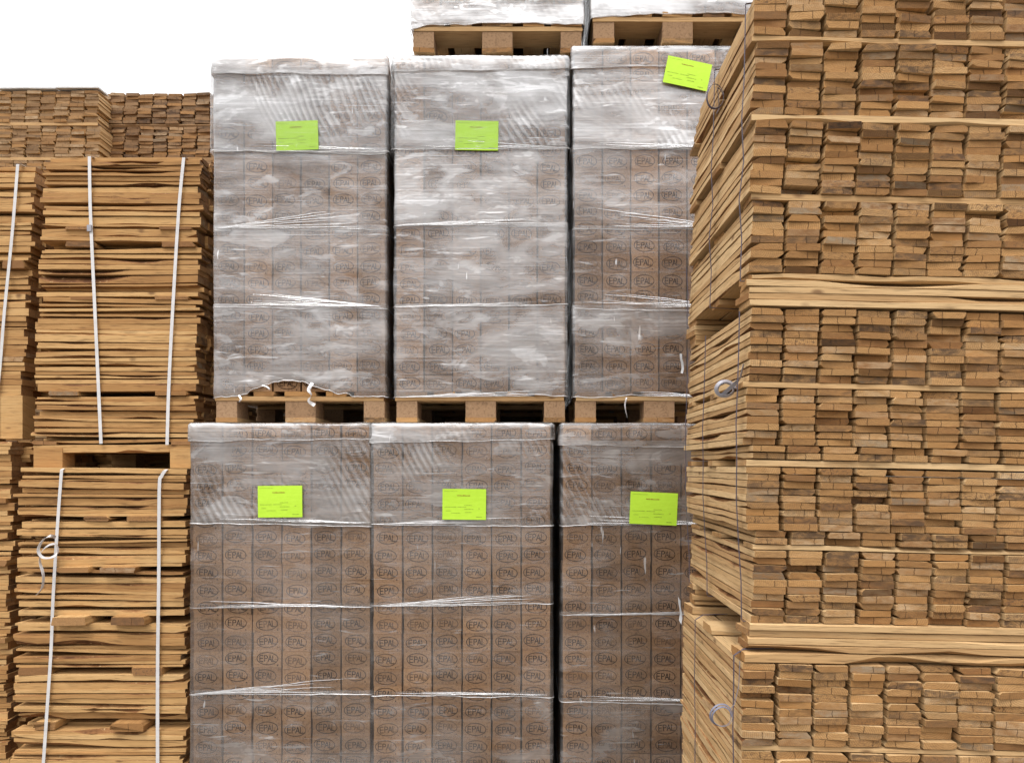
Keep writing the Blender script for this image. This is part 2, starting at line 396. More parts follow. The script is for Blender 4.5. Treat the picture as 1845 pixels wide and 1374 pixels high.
# ------------------------------------------------------------------ ground
def ground():
    t = NT('yard_concrete'); v = t.n('TexCoord').outputs['Object']
    n = t.noise(v, 1.2, 6, .65); n2 = t.noise(v, 60, 3)
    c = t.ramp(n, [(.3, (.09, .08, .07)), (.7, (.16, .145, .125))])
    c = t.mix(t.mapr(n2, .5, .7, 0, .4), c, (.06, .05, .04, 1))
    b = t.n('Bump', {'Strength': .4, 'Distance': .01, 'Height': n2})
    m = t.done(t.n('BsdfPrincipled', {'Base Color': c, 'Roughness': .9, 'Normal': b}))
    mb = MB(); rows = [[(x, y, 0) for x in (-300, -20, -5, 0, 5, 20, 300)] for y in (-300, -20, -5, 0, 5, 20, 300)]
    mb.grid(rows, smooth=False); o = mb.build('ground', [m]); o['kind'] = 'structure'
ground()

# ------------------------------------------------------------------ wrapped pallet loads
PW, PD, PH = .80, 1.20, .144
def stamp_strokes():
    S = []
    def ln(x0, y0, x1, y1): S.append(((x0, y0), (x1, y1)))
    # E
    ln(-1.9,-1,-1.9,1); ln(-1.9,1,-1.1,1); ln(-1.9,.05,-1.2,.05); ln(-1.9,-1,-1.1,-1)
    # P
    ln(-.75,-1,-.75,1); ln(-.75,1,-.3,1); ln(-.3,1,-.02,.78); ln(-.02,.78,-.02,.28); ln(-.02,.28,-.3,.05); ln(-.3,.05,-.75,.05)
    # A
    ln(.15,-1,.62,1); ln(.62,1,1.05,-1); ln(.32,-.3,.9,-.3)
    # L
    ln(1.3,1,1.3,-1); ln(1.3,-1,2.0,-1)
    return S
def add_stamp(mb, y, dx, dz, rot, mi):
    ca, sa = math.cos(rot), math.sin(rot)
    def T(x, z): return (dx + x * ca - z * sa, y, dz + x * sa + z * ca)
    lw = .0019
    for (a, b) in stamp_strokes():
        a = Vector((a[0] * .0182, a[1] * .0130)); b = Vector((b[0] * .0182, b[1] * .0130))
        d = (b - a).normalized() * lw; n = Vector((-d.y, d.x)); a = a - d * .7; b = b + d * .7
        mb.quad([T(*(a - n)), T(*(b - n)), T(*(b + n)), T(*(a + n))], mi)
    n = 22; rx, rz, w_ = .0480, .0278, .0017
    for i in range(n):
        t0, t1 = 2*math.pi*i/n, 2*math.pi*(i+1)/n
        q = [((rx - w_)*math.cos(t0), (rz - w_)*math.sin(t0)), ((rx + w_)*math.cos(t0), (rz + w_)*math.sin(t0)),
             ((rx + w_)*math.cos(t1), (rz + w_)*math.sin(t1)), ((rx - w_)*math.cos(t1), (rz - w_)*math.sin(t1))]
        mb.quad([T(*p) for p in q], mi)
    mb.quad([T(.046 + .0032*math.cos(k*math.pi/3), -.030 + .0032*math.sin(k*math.pi/3)) for k in range(6)], mi)
BW, BH, BD = .1275, .0780, .145
block_meshes = []
for i in range(14):
    mb = MB(); mb.box(-BW/2, BW/2, 0, BD, -BH/2, BH/2)
    add_stamp(mb, -.0006, U(-.009, .006), U(-.004, .005), U(-.07, .07), 1)
    block_meshes.append(mb.mesh('chip_block', [M['block'], M['stamp']]))

def film_band(parent, x0, x1, y0, y1, z0, z1, off, dens, zf=None, cap=False, wrk=0.0, rope=.0022, seed=0, mat='film', slant=0.0):
    """one turn of stretch film round the load, its lower edge gathered to a rope"""
    r = .018; nf, ns = 64, 26; per = []
    X0, X1, Y0, Y1 = x0 - off, x1 + off, y0 - off, y1 + off
    for i in range(ns): per.append((X0, lerp(Y1 - r, Y0 + r, i / ns), (-1, 0)))
    for a in (0, 30, 60): per.append((X0 + r - r*math.cos(R(a)), Y0 + r - r*math.sin(R(a)), (-math.cos(R(a)), -math.sin(R(a)))))
    for i in range(nf): per.append((lerp(X0 + r, X1 - r, i / nf), Y0, (0, -1)))
    for a in (0, 30, 60): per.append((X1 - r + r*math.sin(R(a)), Y0 + r - r*math.cos(R(a)), (math.sin(R(a)), -math.cos(R(a)))))
    for i in range(ns): per.append((X1, lerp(Y0 + r, Y1 - r, i / ns), (1, 0)))
    for i in range(16): per.append((lerp(X1, X0, i / 16), Y1, (0, 1)))
    nz = max(4, int((z1 - z0) / .022)); rows = []
    for j in range(nz + 1):
        t = j / nz; rw = []
        for (x, y, n) in per:
            zb = z0 + (zf(x) if (zf and n[1] < -.5) else 0) + slant * (x - x0)
            zb += (noise.noise(Vector((x * 6, y * 6, seed * 3.1))) * .007 + noise.noise(Vector((x * 19, y * 19, seed * 3.1))) * .003)
            z = lerp(zb, z1, t)
            d = noise.noise(Vector((x * 6 + seed, y * 6, z * 11))) * .0035 + noise.noise(Vector((x * 30, y * 30 + seed, z * 9))) * .0012
            d = max(-.003, d)
            if j == 0: d -= .003
            if cap and j < nz: d += .004 * (1 - t) 
            rw.append((x + n[0]*d, y + n[1]*d, z + (noise.noise(Vector((x * 5, y * 5, seed))) * .004 if j == nz else 0)))
        rows.append(rw)
    if cap:                                         # over the top edge and flat across the top
        for (ins, dz) in ((.008, .008), (.03, .012), (.12, .010), (.3, .010)):
            rows.append([(x - n[0]*ins, y - n[1]*ins, z1 + dz + noise.noise(Vector((x*7, y*7, seed + ins*9))) * .005) for (x, y, n) in per])
    mb = MB(); mb.grid(rows, closed=True)
    o = mb.build('film_band' if not cap else 'film_cover', [M[mat]], parent); o.color = (dens, wrk, dens, 1)
    if rope:
        rr = []
        for i, (x, y, n) in enumerate(per):
            zb = z0 + (zf(x) if (zf and n[1] < -.5) else 0) + slant * (x - x0) + (noise.noise(Vector((x * 6, y * 6, seed * 3.1))) * .007 + noise.noise(Vector((x * 19, y * 19, seed * 3.1))) * .003)
            k = rope * (.55 + .9 * abs(noise.noise(Vector((x * 9, y * 9, seed + 40)))))
            rr.append([(x + n[0]*(.001 + k*math.cos(a)), y + n[1]*(.001 + k*math.cos(a)), zb + k*1.3*math.sin(a)) for a in (0, 1.57, 3.14, 4.71)])
        cols = [[rr[i][j] for i in range(len(rr))] for j in range(4)] ; cols.append(cols[0])
        mb = MB(); mb.grid(cols, closed=True)
        e = mb.build('rolled_film_edge', [M['rope']], o); e.color = (dens, 0, dens, 1)
    return o

def make_pallet(rt, x0, y0, seed=0):
    """flat four-way pallet, narrow side to the front"""
    g = random.Random(seed)
    ms, me = [M['side_r'], M['end_r']], None
    ypos = (y0, y0 + PD/2 - .0725, y0 + PD - .145)
    for (bx, bw) in ((x0, .10), (x0 + PW/2 - .0725, .145), (x0 + PW - .10, .10)):
        mb = MB(); add_board(mb, PD, bw, .0215, segs=2, seed=g.randint(0, 9999), off=(bx + bw/2, y0, .011), wane_p=.1)
        mb.build('bottom_board', ms, rt)
        for yy in ypos:
            mb = MB(); mb.box(bx + .001, bx + bw - .001, yy + .001 + g.uniform(0, .003), yy + .144, .0222, .0995)
            mb.build('foot_block', [M['pallet_block']], rt)
    for yy in ypos:
        mb = MB(); add_board(mb, PW, .145, .0215, segs=6, wavy=True, seed=g.randint(0, 9999), off=(x0 + PW/2, yy + .0725, .111), along='X', wane_p=.1)
        mb.build('cross_board', ms, rt)
    for (dx, w_) in ((0, .145), (.1725+.005, .10), (.3275, .145), (.5225, .10), (.655, .145)):
        mb = MB(); add_board(mb, PD, w_, .0215, segs=2, seed=g.randint(0, 9999), off=(x0 + dx + w_/2, y0, .1335), wane_p=.1)
        mb.build('deck_board', ms, rt)

def paper_label(rt, cx, y, cz, w_, h_, rot, faint=False, seed=0):
    g = random.Random(seed); mb = MB(); ca, sa = math.cos(rot), math.sin(rot)
    def T(u, v, dy=0): return (u*ca - v*sa, dy + .0012 * math.sin(u * 16 + seed) + .0008*math.sin(v*30 + seed), u*sa + v*ca)
    n = 8
    for (dy, s_) in ((0, 1), (.0006, -1)):
        mb.grid([[T(s_*lerp(-w_/2, w_/2, i/n), lerp(-h_/2, h_/2, j/4), dy) for i in range(n + 1)] for j in range(5)])
    def bar(u, v, l, h, mi):
        k = max(1, int(l / .02))
        for q in range(k):
            a, b = u + l*q/k, u + l*(q+1)/k
            mb.quad([T(a, v, -.0006), T(b, v, -.0006), T(b, v + h, -.0006), T(a, v + h, -.0006)], mi)
    def words_(u, v, l, h, mi):
        x = u
        while x < u + l:
            d = g.uniform(.002, .0042); bar(x, v + g.uniform(0, .0004), d, h * g.uniform(.6, 1), mi); x += d + g.uniform(.0008, .0018)
    words_(-.033*w_/.2, h_*.27, .055, .0045, 2)
    words_(-w_*.45, -h_*.10, w_*.25, .0022, 1); words_(-w_*.15, -h_*.10, w_*.18, .0022, 1)
    words_(0, -h_*.04, w_*.17, .0022, 1); words_(0, -h_*.17, w_*.2, .0022, 1); words_(-w_*.42, -h_*.22, .02, .002, 1)
    words_(w_*.02, -h_*.27, w_*.15, .0022, 1); words_(-w_*.3, -h_*.29, w_*.2, .0018, 1); words_(w_*.28, -h_*.42, w_*.12, .003, 1)
    words_(w_*.33, -h_*.15, .004, .003, 1); words_(-w_*.46, h_*.42, w_*.3, .0012, 1)
    return mb.build('paper_label', [M['label'], M['print'], M['print_red']], rt, loc=(cx, y, cz))

def wrapped_pallet(cxp, Y, zb, label, rows=20, front=True, dens=(.5, .45, .35, .3, .38), cuts=(.08, .45, .815, 1.185),
                   lab=None, seed=1, torn=None, group='film wrapped pallets of stamped blocks', partrows=None, H=None, xoff=0, skip=0):
    g = random.Random(seed)
    X = (cxp - CX) * Y / F
    rt = root('wrapped_pallet', (X, Y, zb), label, 'wrapped pallet', group)
    make_pallet(rt, -PW/2, 0, seed)
    z0 = PH + .002; pitch = .0785; cw = .1345; W6 = 6 * cw
    partrows = rows if partrows is None else partrows
    H = H or rows * pitch
    zt = z0 + H; bp = H / rows
    CD = [g.uniform(.003, .012) for _ in range(6)]; CT = [g.uniform(.72, 1.12) for _ in range(6)]; CZ = [g.uniform(-.005, .005) for _ in range(6)]
    if front:
        for c in range(6):
            for r_ in range(partrows):
                bk = inst('chip_block', g.choice(block_meshes), rt,
                     (-W6/2 + cw*(c + .5) + g.uniform(-.0012, .0012), CD[c] + g.uniform(0, .004), z0 + bp*(r_ + .5) + (CZ[c] if 0 < r_ < rows - 1 else 0)), (0, 0, g.uniform(-.03, .03)), (g.uniform(.98, 1.01), 1, bp * .992 / BH))
                tn = CT[c] * g.uniform(.86, 1.1); bk.color = (tn, tn, tn, 1)
    mb = MB(); ny = 7; dy = (PD - .02 - BD) / ny
    for r_ in range(rows):
        zc = z0 + bp*(r_ + .5)
        for c in range(6):
            xc = -W6/2 + cw*(c + .5)
            for k in range(0 if (not front or r_ >= partrows) else 1, ny + 1):
                if 0 < k < ny and 0 < c < 5 and r_ < rows - 1: continue
                yy = .006 + k * (dy + .004) + g.uniform(0, .004)
                if k == 0 and 0 < r_ and not front and c not in (0, 5): pass
                mb.box(xc - BW/2, xc + BW/2, yy, yy + BD - .004, zc - bp*.497, zc + bp*.497)
    o = mb.build('chip_block_mass', [M['block']], rt, 'stuff')
    a = (-W6/2, W6/2, .004, PD - .01)
    edges = [zt] + [zt - c for c in cuts] + [PH - .03]
    for i in range(len(edges) - 1):
        zhi = edges[i] + (0 if i == 0 else .018); zlo = edges[i + 1]
        last = i == len(edges) - 2
        film_band(rt, *a, zlo, zhi, .012 + (.006 if i == 0 else -.001 * (i % 3)), dens[min(i, len(dens)-1)], cap=(i == 0), wrk=(.5, 1, .15, .1, .2)[min(i, 4)],
                  zf=(torn if last else None), rope=(.0016 if i == 0 else .0026), seed=seed * 7 + i,
                  slant=g.uniform(-.022, .022))
        if i in ((1, 2, 3) if torn is torn1 else (1, 2, 3, 4)) and front and rows == partrows:      # gathered pleats fanning out from a corner
            sx = g.choice([-1, 1]); xa_, xb_ = (a[0], a[1]) if sx > 0 else (a[1], a[0]); rise = g.uniform(.02, .09)
            mb = MB()
            for q in range(g.choice([3, 4, 6])):
                r1 = rise * (q + g.uniform(.2, .8)) / 4; reach = g.uniform(.55, 1); rr = []
                for k in range(25):
                    u = k / 24 * reach; x = lerp(xa_, xb_, .02 + .93 * u); zz = zlo + .004 + r1 * u + noise.noise(Vector((u * 5, q, seed))) * .004
                    rad = .0014 * math.sin(math.pi * min(1, max(.02, k / 24))) ** .5 * g.uniform(.7, 1.2)
                    rr.append([(x, a[2] - .0165 + rad * math.cos(w2), zz + rad * 1.5 * math.sin(w2)) for w2 in (0, 2.1, 4.2)])
                mb.grid(rr, closed=True)
            fo = mb.build('film_pleat', [M['rope']], rt, 'stuff'); fo.color = (.12, 0, 0, 1)
    if lab:
        x, y, w_, h_, rot, under = lab
        YL = Y - .016
        p = P(x, y, YL)
        paper_label(rt, p.x - X, -.019 if not under else -.0145, p.z - zb, w_, h_, rot, seed=seed)
        if under: film_band(rt, *a, edges[2] - .004, edges[1] + .03, .022, .04, seed=seed * 7 + 9, wrk=.8)
    return rt

YU, YL_ = 3.50, 3.34
zU = P(0, 758, YU).z; zT = P(0, 703, YU).z
HL = P(0, 758, YL_).z - PH - .02
zU = HL + PH + .024          # rests on the lower load's film
HU = P(0, 105, YU).z - zU - PH
def torn1(x):      # arch torn into the film over the deck of the left pallet
    t = (x + .40) / .8
    a = math.exp(-((t - .42) / .21) ** 2) * .075
    return a + .012 * noise.noise(Vector((x * 25, 0, 3))) + (.008 if .2 < t < .8 else 0)
def drape(k):
    return lambda x: .016 * math.sin((x + .4) / .8 * math.pi) + .010 * noise.noise(Vector((x * 11, k, 0)))
wl = [
 wrapped_pallet(541, YU, zU, 'upper tier wrapped pallet whose film is torn in an arch above the deck', H=HU, dens=(.42, .38, .24, .20, .27),
   cuts=(.08, .445, .815, 1.185), lab=(535, 244, .200, .137, R(1.5), True), seed=3, torn=torn1),
 wrapped_pallet(866, YU, zU, 'upper tier wrapped pallet with pale lime label, directly under the topmost left pallet', H=HU, dens=(.42, .40, .28, .23, .25),
   cuts=(.075, .435, .800, 1.185), lab=(859, 244, .203, .139, R(-1), True), seed=8, torn=drape(2)),
 wrapped_pallet(1188, YU, zU, 'upper tier wrapped pallet beside the board stack, crooked lime label near its top', H=HU + .045, dens=(.38, .33, .17, .14, .22),
   cuts=(.10, .48, .86, 1.235), lab=(1238.5, 133, .212, .128, R(-12), False), seed=5, torn=drape(5)),
 wrapped_pallet(506.5, YL_, 0, 'bottom tier wrapped pallet beside the strapped boards, lime label above bare brown blocks', H=HL, dens=(.28, .24, .11, .09, .18),
   cuts=(.075, .445, .825, 1.215), lab=(505, 903, .200, .142, R(.5), False), seed=11),
 wrapped_pallet(832, YL_, 0, 'bottom tier wrapped pallet between the two others, film in milky patches under its label', H=HL, dens=(.28, .24, .14, .10, .18),
   cuts=(.08, .45, .82, 1.22), lab=(836.5, 908, .196, .138, R(-.5), False), seed=14),
 wrapped_pallet(1174, YL_, 0, 'bottom tier wrapped pallet right of the dark gap, partly hidden behind the board stack', H=HL, dens=(.28, .24, .11, .11, .17),
   cuts=(.09, .455, .86, 1.25), lab=(1177.5, 915.5, .213, .145, R(-2.5), False), seed=17),
]
zt2 = zU + PH + HU + .028
wrapped_pallet(896, YU, zt2, 'topmost tier wrapped pallet with sky showing beside it, only its foot in view', H=1.57, partrows=3,
   dens=(.62, .6, .6, .6, .62), seed=21, torn=drape(7), group='film wrapped pallets of stamped blocks')
wrapped_pallet(1221, YU, zt2 + .045, 'topmost tier wrapped pallet on the right, its foot cut off by the board stack', H=1.57, partrows=3,
   dens=(.6, .6, .6, .55, .6), seed=24, torn=drape(9))
# second row in the dark behind, seen through the pallet openings
for i, (cx_, Y_, z_, lb) in enumerate(((506, 4.735, zU, 'dark wrapped pallet of the rear row seen through the torn pallet opening'),
        (855, 4.74, zU, 'dark wrapped pallet of the rear row seen through the middle pallet opening'),
        (1170, 4.73, zU, 'dark wrapped pallet of the rear row seen through the right pallet opening'),
        (800, 4.57, 0, 'dark wrapped pallet of the rear row low behind the bottom tier'),
        (1060, 4.57, 0, 'dark wrapped pallet of the rear row low beyond the black gap'))):
    wrapped_pallet(lerp(CX, cx_, .82), Y_, z_, lb, H=HU if z_ else HL, partrows=0, front=False, dens=(.4, .35, .3, .3, .3), seed=30 + i, group='wrapped pallets of the rear row')

# shreds of torn film hanging from the arch
def shred(rt, pts, w_):
    mb = ribbon(smooth_path(pts, 5), w_, .0008, lambda i: (math.cos(i*.16), math.sin(i*.16)*.6, .1))
    o = mb.build('film_shred', [M['rope']], rt); o.color = (.6, .6, .6, 1)
def loc_(rt, x, y, Y): return P(x, y, Y) - rt.location
a0 = wl[0]
shred(a0, [loc_(a0, 563, 690, 3.485), loc_(a0, 556, 702, 3.475), loc_(a0, 561, 712, 3.47), loc_(a0, 556, 722, 3.475), loc_(a0, 567, 730, 3.47)], .016)
shred(a0, [loc_(a0, 472, 694, 3.485), loc_(a0, 482, 697, 3.475), loc_(a0, 486, 702, 3.47)], .010)
shred(a0, [loc_(a0, 430, 712, 3.485), loc_(a0, 434, 718, 3.475), loc_(a0, 431, 724, 3.47)], .008)
a2 = wl[2]
shred(a2, [loc_(a2, 1129, 716, 3.485), loc_(a2, 1126, 730, 3.475), loc_(a2, 1130, 752, 3.475)], .007)

# ------------------------------------------------------------------ right: board stack, ends to the front
YR = 2.10; BL = .80; CP = .1027
PXR = YR / F
end_var = [board_mesh(BL, .1, .0202, [M['side_r'], M['end_r']], segs=2, seed=100 + i, wane_p=.22, bow=.001) for i in range(26)]
edge_var = [board_mesh(BL, .1, .0202, [M['side_r'], M['end_r'], M['wane']], segs=9, wavy=True, seed=300 + i, wane_p=.35, bow=.002, wane=True) for i in range(22)]
TILT = R(1.25)
def board_bundle(name, label, yb_px, xroot_px, layers, crosses, Y, gap_end=0, straps=(), seed=0, ncols=11, yaw=0):
    """layers: (y top, y bottom, rows, x at top, x at bottom, as parts); crosses: (y top, y bottom, n, x left px)"""
    g = random.Random(seed); px = Y / F
    base = P(xroot_px, yb_px, Y)
    rt = root(name, base, label, 'board stack', 'strapped stacks of sawn boards', (0, TILT, 0))
    inv = Matrix.Rotation(-TILT, 3, 'Y')
    def loc(x, y): return inv @ (P(x, y, Y) - base)
    todo = []
    for (yt, yb, n, xt, xb, parts, short) in layers:
        coff = [g.uniform(-.002, .002) for _ in range(ncols)]
        for r_ in range(n):
            t = (r_ + .5) / n
            p = loc(lerp(xt, xb, t), lerp(yt, yb, t)); th = (yb - yt) * px / n
            for c in range(ncols):
                if yt < -20 and r_ < 2 and c == 0: continue
                x = p.x + .05 + c * CP + coff[c] + g.gauss(0, .0013) + (c * .0003)
                todo.append((c, r_, x, g.uniform(0, .014) + (g.uniform(0, .03) if g.random() < .08 else 0), p.z, th, parts, short * (1 - t)))
    todo.sort(key=lambda q: (not q[6], q[0], q[1]))
    stuff = MB(); n = 0
    for (c, r_, x, y, z, th, parts, short) in todo:
        T = th * g.uniform(.83, .965); wsc = g.uniform(.88, .95)
        if parts and n < 300 and c < 8:
            n += 1
            me = g.choice(edge_var if c == 0 else end_var)
            ysc = 1 - (short + g.uniform(0, .02)) / BL if c == 0 else g.uniform(.985, 1.01)
            o = inst('board', me, rt, (x, y, z), (0, g.gauss(0, .011), 0), (wsc, ysc, T / .0202))
            tn = g.uniform(.86, 1.04) * (g.uniform(.28, .6) if g.random() < (.13 if seed == 41 else .05) else 1); o.color = (tn, tn * (.9 if tn < .7 else 1), tn * (.78 if tn < .7 else 1), 1)
            if c and g.random() < .5:            # turned over, so no two copies look alike
                o.scale[0] = -wsc if False else wsc; o.rotation_euler[1] += math.pi
        else:
            add_board(stuff, BL, .1 * wsc, T, segs=2 if c else 5, wavy=(c == 0), seed=g.randint(0, 99999), off=(x, y, z))
    if stuff.v: stuff.build('board_mass', [M['side_r'], M['end_r']], rt, 'stuff')
    Lc = ncols * CP + .02
    for (yt, yb, n, xl) in crosses:
        for k in range(n):
            p = loc(xl, lerp(yt, yb, (k + .5) / n)); th = (yb - yt) * px / n
            for yy in (.052, BL - .06) if n > 1 else (.059, BL/2, BL - .06):
                L = Lc + g.uniform(-.01, .02)
                mb = MB(); add_board(mb, L, .1, th * .95, segs=12, wavy=True, seed=g.randint(0, 9999), along='X', bow=.0012,
                                     off=(p.x + L/2 + g.uniform(-.006, .006), yy + g.uniform(-.004, .004), p.z), wane_p=.15)
                mb.build('cross_board', [M['side_r'], M['end_r']], rt)
    return rt, loc

def px_layers(L, short=0): return [l + ((True, short) if len(l) == 5 else ()) for l in L]
bun = []
bun.append(board_bundle('board_stack', 'uppermost strapped bundle of sawn board ends, reaching the top of the picture', 551, 1345,
  [(-38, 61, 7, 1359, 1357, True, .20), (72, 202, 10, 1361, 1351, True, .10), (215, 345, 10, 1360, 1347, True, .03), (357, 489, 10, 1357, 1348, True, .0)],
  [(61, 72, 1, 1354), (202, 215, 1, 1356), (345, 357, 1, 1358), (489, 501, 1, 1350), (502, 550, 4, 1350)], YR, seed=41))
bun.append(board_bundle('board_stack', 'middle strapped bundle of sawn board ends, grey strap loop hanging at its corner', 1173, 1345,
  [(553, 686, 10, 1352, 1348, True, .0), (697, 800, 8, 1345, 1343, True, .0), (801, 826, 2, 1355, 1354, True, .0), (840, 954, 9, 1345, 1346, True, .0), (955, 980, 2, 1361, 1360, True, 0),
   (991, 1121, 10, 1359, 1352, True, .0)],
  [(686, 696, 1, 1346), (827, 839, 1, 1344), (981, 990, 1, 1358), (1122, 1172, 4, 1351)], YR, seed=42))
bun.append(board_bundle('board_stack', 'lowest strapped bundle of sawn board ends, jutting out at the bottom right', 1822, 1333,
  [(1195, 1343, 11, 1338, 1335, True, .0), (1354, 1490, 10, 1335, 1333, True, .0), (1502, 1640, 10, 1335, 1333, False, .0), (1652, 1780, 9, 1335, 1333, False, .0)],
  [(1176, 1194, 1, 1339), (1344, 1353, 1, 1338), (1491, 1501, 1, 1338), (1641, 1651, 1, 1338), (1781, 1820, 2, 1338)], 2.09, seed=43))

def strap_part(rt, pts, w_, mat, wdir, name='strap', th=.0012):
    inv = rt.matrix_basis.inverted()
    rt_pts = [inv @ Vector(p) for p in pts]
    r3 = inv.to_3x3()
    wd = (lambda i: r3 @ Vector(wdir(i))) if callable(wdir) else (r3 @ Vector(wdir))
    return ribbon(rt_pts, w_, th, wd).build(name, [M[mat]], rt)
def left_face(x_front, Yd, y, out=.006):   # a point on the left face, at depth Yd, on the level seen at y on the front corner
    X = (x_front - CX) * YR / F - out; return Vector((X, Yd, EYE + (CY - y) * YR / F))
b0, b1, b2 = bun[0][0], bun[1][0], bun[2][0]
dn = .016
for (Yd, w_) in ((2.50, .008), (2.145, .008), (2.86, .008)):
    ys = [-10, 60, 130, 205, 280, 350, 420, 489, 500]
    xs = [1356, 1356, 1354, 1348, 1352, 1345, 1350, 1346, 1346]
    if Yd > 2.7: ys, xs = ys[5:], xs[5:]
    pts = ([left_face(1395, Yd, -14)] if Yd < 2.7 else []) + [left_face(x, Yd + .006*math.sin(y*.02), y, .007) for x, y in zip(xs, ys)] + [left_face(1420, Yd, 504)]
    strap_part(b0, pts, w_, 'strap_dark', (0, 1, 0))
for (Yd, w_) in ((2.56, .008), (2.15, .008), (2.84, .008)):
    ys = [553, 620, 690, 760, 830, 900, 980, 1050, 1120, 1124]
    xs = [1348, 1346, 1343, 1340, 1342, 1342, 1346, 1350, 1350, 1352]
    pts = [left_face(x, Yd + .005*math.sin(y*.015), y, .009) for x, y in zip(xs, ys)] + [left_face(1420, Yd, 1127)]
    strap_part(b1, pts, w_, 'strap_dark', (0, 1, 0))
for (Yd, w_) in ((2.62, .008), (2.13, .009)):
    ys = [1184, 1240, 1320, 1420, 1560, 1700, 1780]
    pts = [left_face(1400, Yd, 1171, 0), left_face(1345, Yd, 1173, 0)] + [left_face(1333, Yd + .006*math.sin(y*.03), y, .010) for y in ys]
    strap_part(b2, pts, w_, 'strap_dark', (0, 1, 0))
def coil(rt, c, r_, w_, mat, turns, sq=1.0, tilt=.4, seed=0, tail=None, name='strap_loop'):
    g = random.Random(seed); pts = []; n = int(26 * turns)
    for i in range(n + 1):
        a = i / 26 * 2 * math.pi; rr = r_ * (1 + .10 * math.sin(a * .47 + seed))
        pts.append(Vector(c) + Vector((rr * math.cos(a), .012 * i / n + .004 * math.sin(a * 2), rr * sq * math.sin(a))))
    if tail: pts += [Vector(q) for q in tail]
    strap_part(rt, pts, w_, mat, lambda i: (math.cos(i / 26 * 6.28) * tilt, 1, math.sin(i / 26 * 6.28) * tilt), name, .0010)
coil(b1, P(1308, 700, 2.20), .027, .012, 'strap_grey', 1.7, .8, .9, 1, [P(1325, 690, 2.17), P(1334, 680, 2.15), P(1340, 655, 2.14)])
coil(b2, P(1301, 1290, 2.05), .029, .006, 'strap_slate', 2.1, 1.0, .5, 4, [P(1323, 1268, 2.07), P(1331, 1235, 2.08), P(1333, 1190, 2.08)])
coil(b0, P(1290, 172, 2.42), .026, .008, 'strap_dark', 1.2, 1.4, .3, 6, [P(1296, 195, 2.46), P(1291, 205, 2.48)])
for rt, x, y, h in ((b1, 1236, 655, .05), (b2, 1233, 1103, .06)):
    p = P(x, y, 2.88); inv = rt.matrix_basis.inverted(); mb = MB()
    rows = [[tuple(inv @ (p + Vector((-.012 + .004*math.sin(j*1.3), i*.022, (j - 2) * h / 2.6 + i*.004)))) for i in range(3)] for j in range(5)]
    mb.grid(rows); mb.build('paper_tag', [M['tag']], rt)

# ------------------------------------------------------------------ left: strapped packs of boards, long edges to the front
SL = [M['side_l'], M['end_l'], M['wane']]
long_var = [board_mesh(.80, .1, .0205, SL, segs=14, wavy=True, seed=500 + i, wane_p=.35, bow=.0025, wane=True) for i in range(30)]
def long_pack(label, rowsdef, Yt, Yb, yt, yb, xt, xb, crosses, group, seed, feet=None, depth=8, mass=False, bot_px=None, pitch=8.2, rightjit=.012, straps=(), xlim=None):
    """boards run across the picture; xt/xb = right edge px at the top and the bottom, crosses: y px -> list of px spans of board ends"""
    g = random.Random(seed)
    zb = P(0, bot_px, Yb).z if bot_px else 0
    xr = (xb - CX) * Yb / F
    rt = root('board_pack', (xr - .4, Yb, zb), label, 'board pack', group)
    stuff = MB(); y = yt; cr = sorted(crosses)
    while y < yb - 2:
        t = (y - yt) / (yb - yt); Y = lerp(Yt, Yb, t); xr_ = (lerp(xt, xb, t) - CX) * Y / F
        ph = pitch * g.choice([.62, .8, .95, 1, 1.1, 1.3, 1.7])
        z = EYE + (CY - y - ph / 2) * Y / F; T = ph * Y / F
        lx, lz = xr_ - .4 - rt.location.x, z - zb
        hit = [c for c in cr if abs(c[0] - y) < ph * .55 and not c[2].get('done')]
        if hit:
            hit[0][2]['done'] = 1
            for (xa, xb_, pro) in hit[0][1]:
                w_ = (xb_ - xa) * Y / F
                mb = MB(); add_board(mb, .80, w_, T * 1.0, segs=3, seed=g.randint(0, 9999), off=(0, 0, 0), wane_p=.5)
                mb.build('cross_board', SL, rt, loc=(((xa + xb_)/2 - CX) * Y / F - rt.location.x, Y - Yb - pro, lz))
            y += ph; continue
        tight = g.random()
        Tz = T * (g.uniform(.965, 1.0) if tight < .62 else g.uniform(.66, .92))
        dx, dy = g.gauss(0, .006), g.uniform(0, .010) + (g.uniform(.01, .03) if g.random() < .14 else 0)
        L = g.uniform(.975, 1.02)
        if mass: add_board(stuff, .80, .098, Tz, segs=1, seed=g.randint(0, 99999), along='X', off=(lx + dx, Y - Yb + .05 + dy, lz))
        else: inst('board', g.choice(long_var), rt, (lx + .4 * L + dx, Y - Yb + .05 + dy, lz - (T - Tz)/2), (g.gauss(0, .01) + (math.pi if False else 0), 0, math.pi/2 + g.gauss(0, .004)), (1, L, Tz / .0205))
        for k in range(1, depth):
            dx2 = g.gauss(0, rightjit)
            add_board(stuff, .80 + g.gauss(0, .008), .098, Tz, segs=1, seed=g.randint(0, 99999), along='X', off=(lx + dx2, Y - Yb + .05 + .101 * k, lz - (T - Tz)/2))
        y += ph
    stuff.build('board_mass', SL, rt, 'stuff')
    if feet:
        for (xa, xb_, ya, yb_) in feet:
            p0, p1 = P(xa, yb_, Yb), P(xb_, ya, Yb)
            for yy in (.002, .68):
                mb = MB(); mb.box(p0.x - rt.location.x, p1.x - rt.location.x, yy, yy + .1, p0.z - zb, p1.z - zb)
                mb.build('foot_block', [M['side_l']], rt)
    return rt

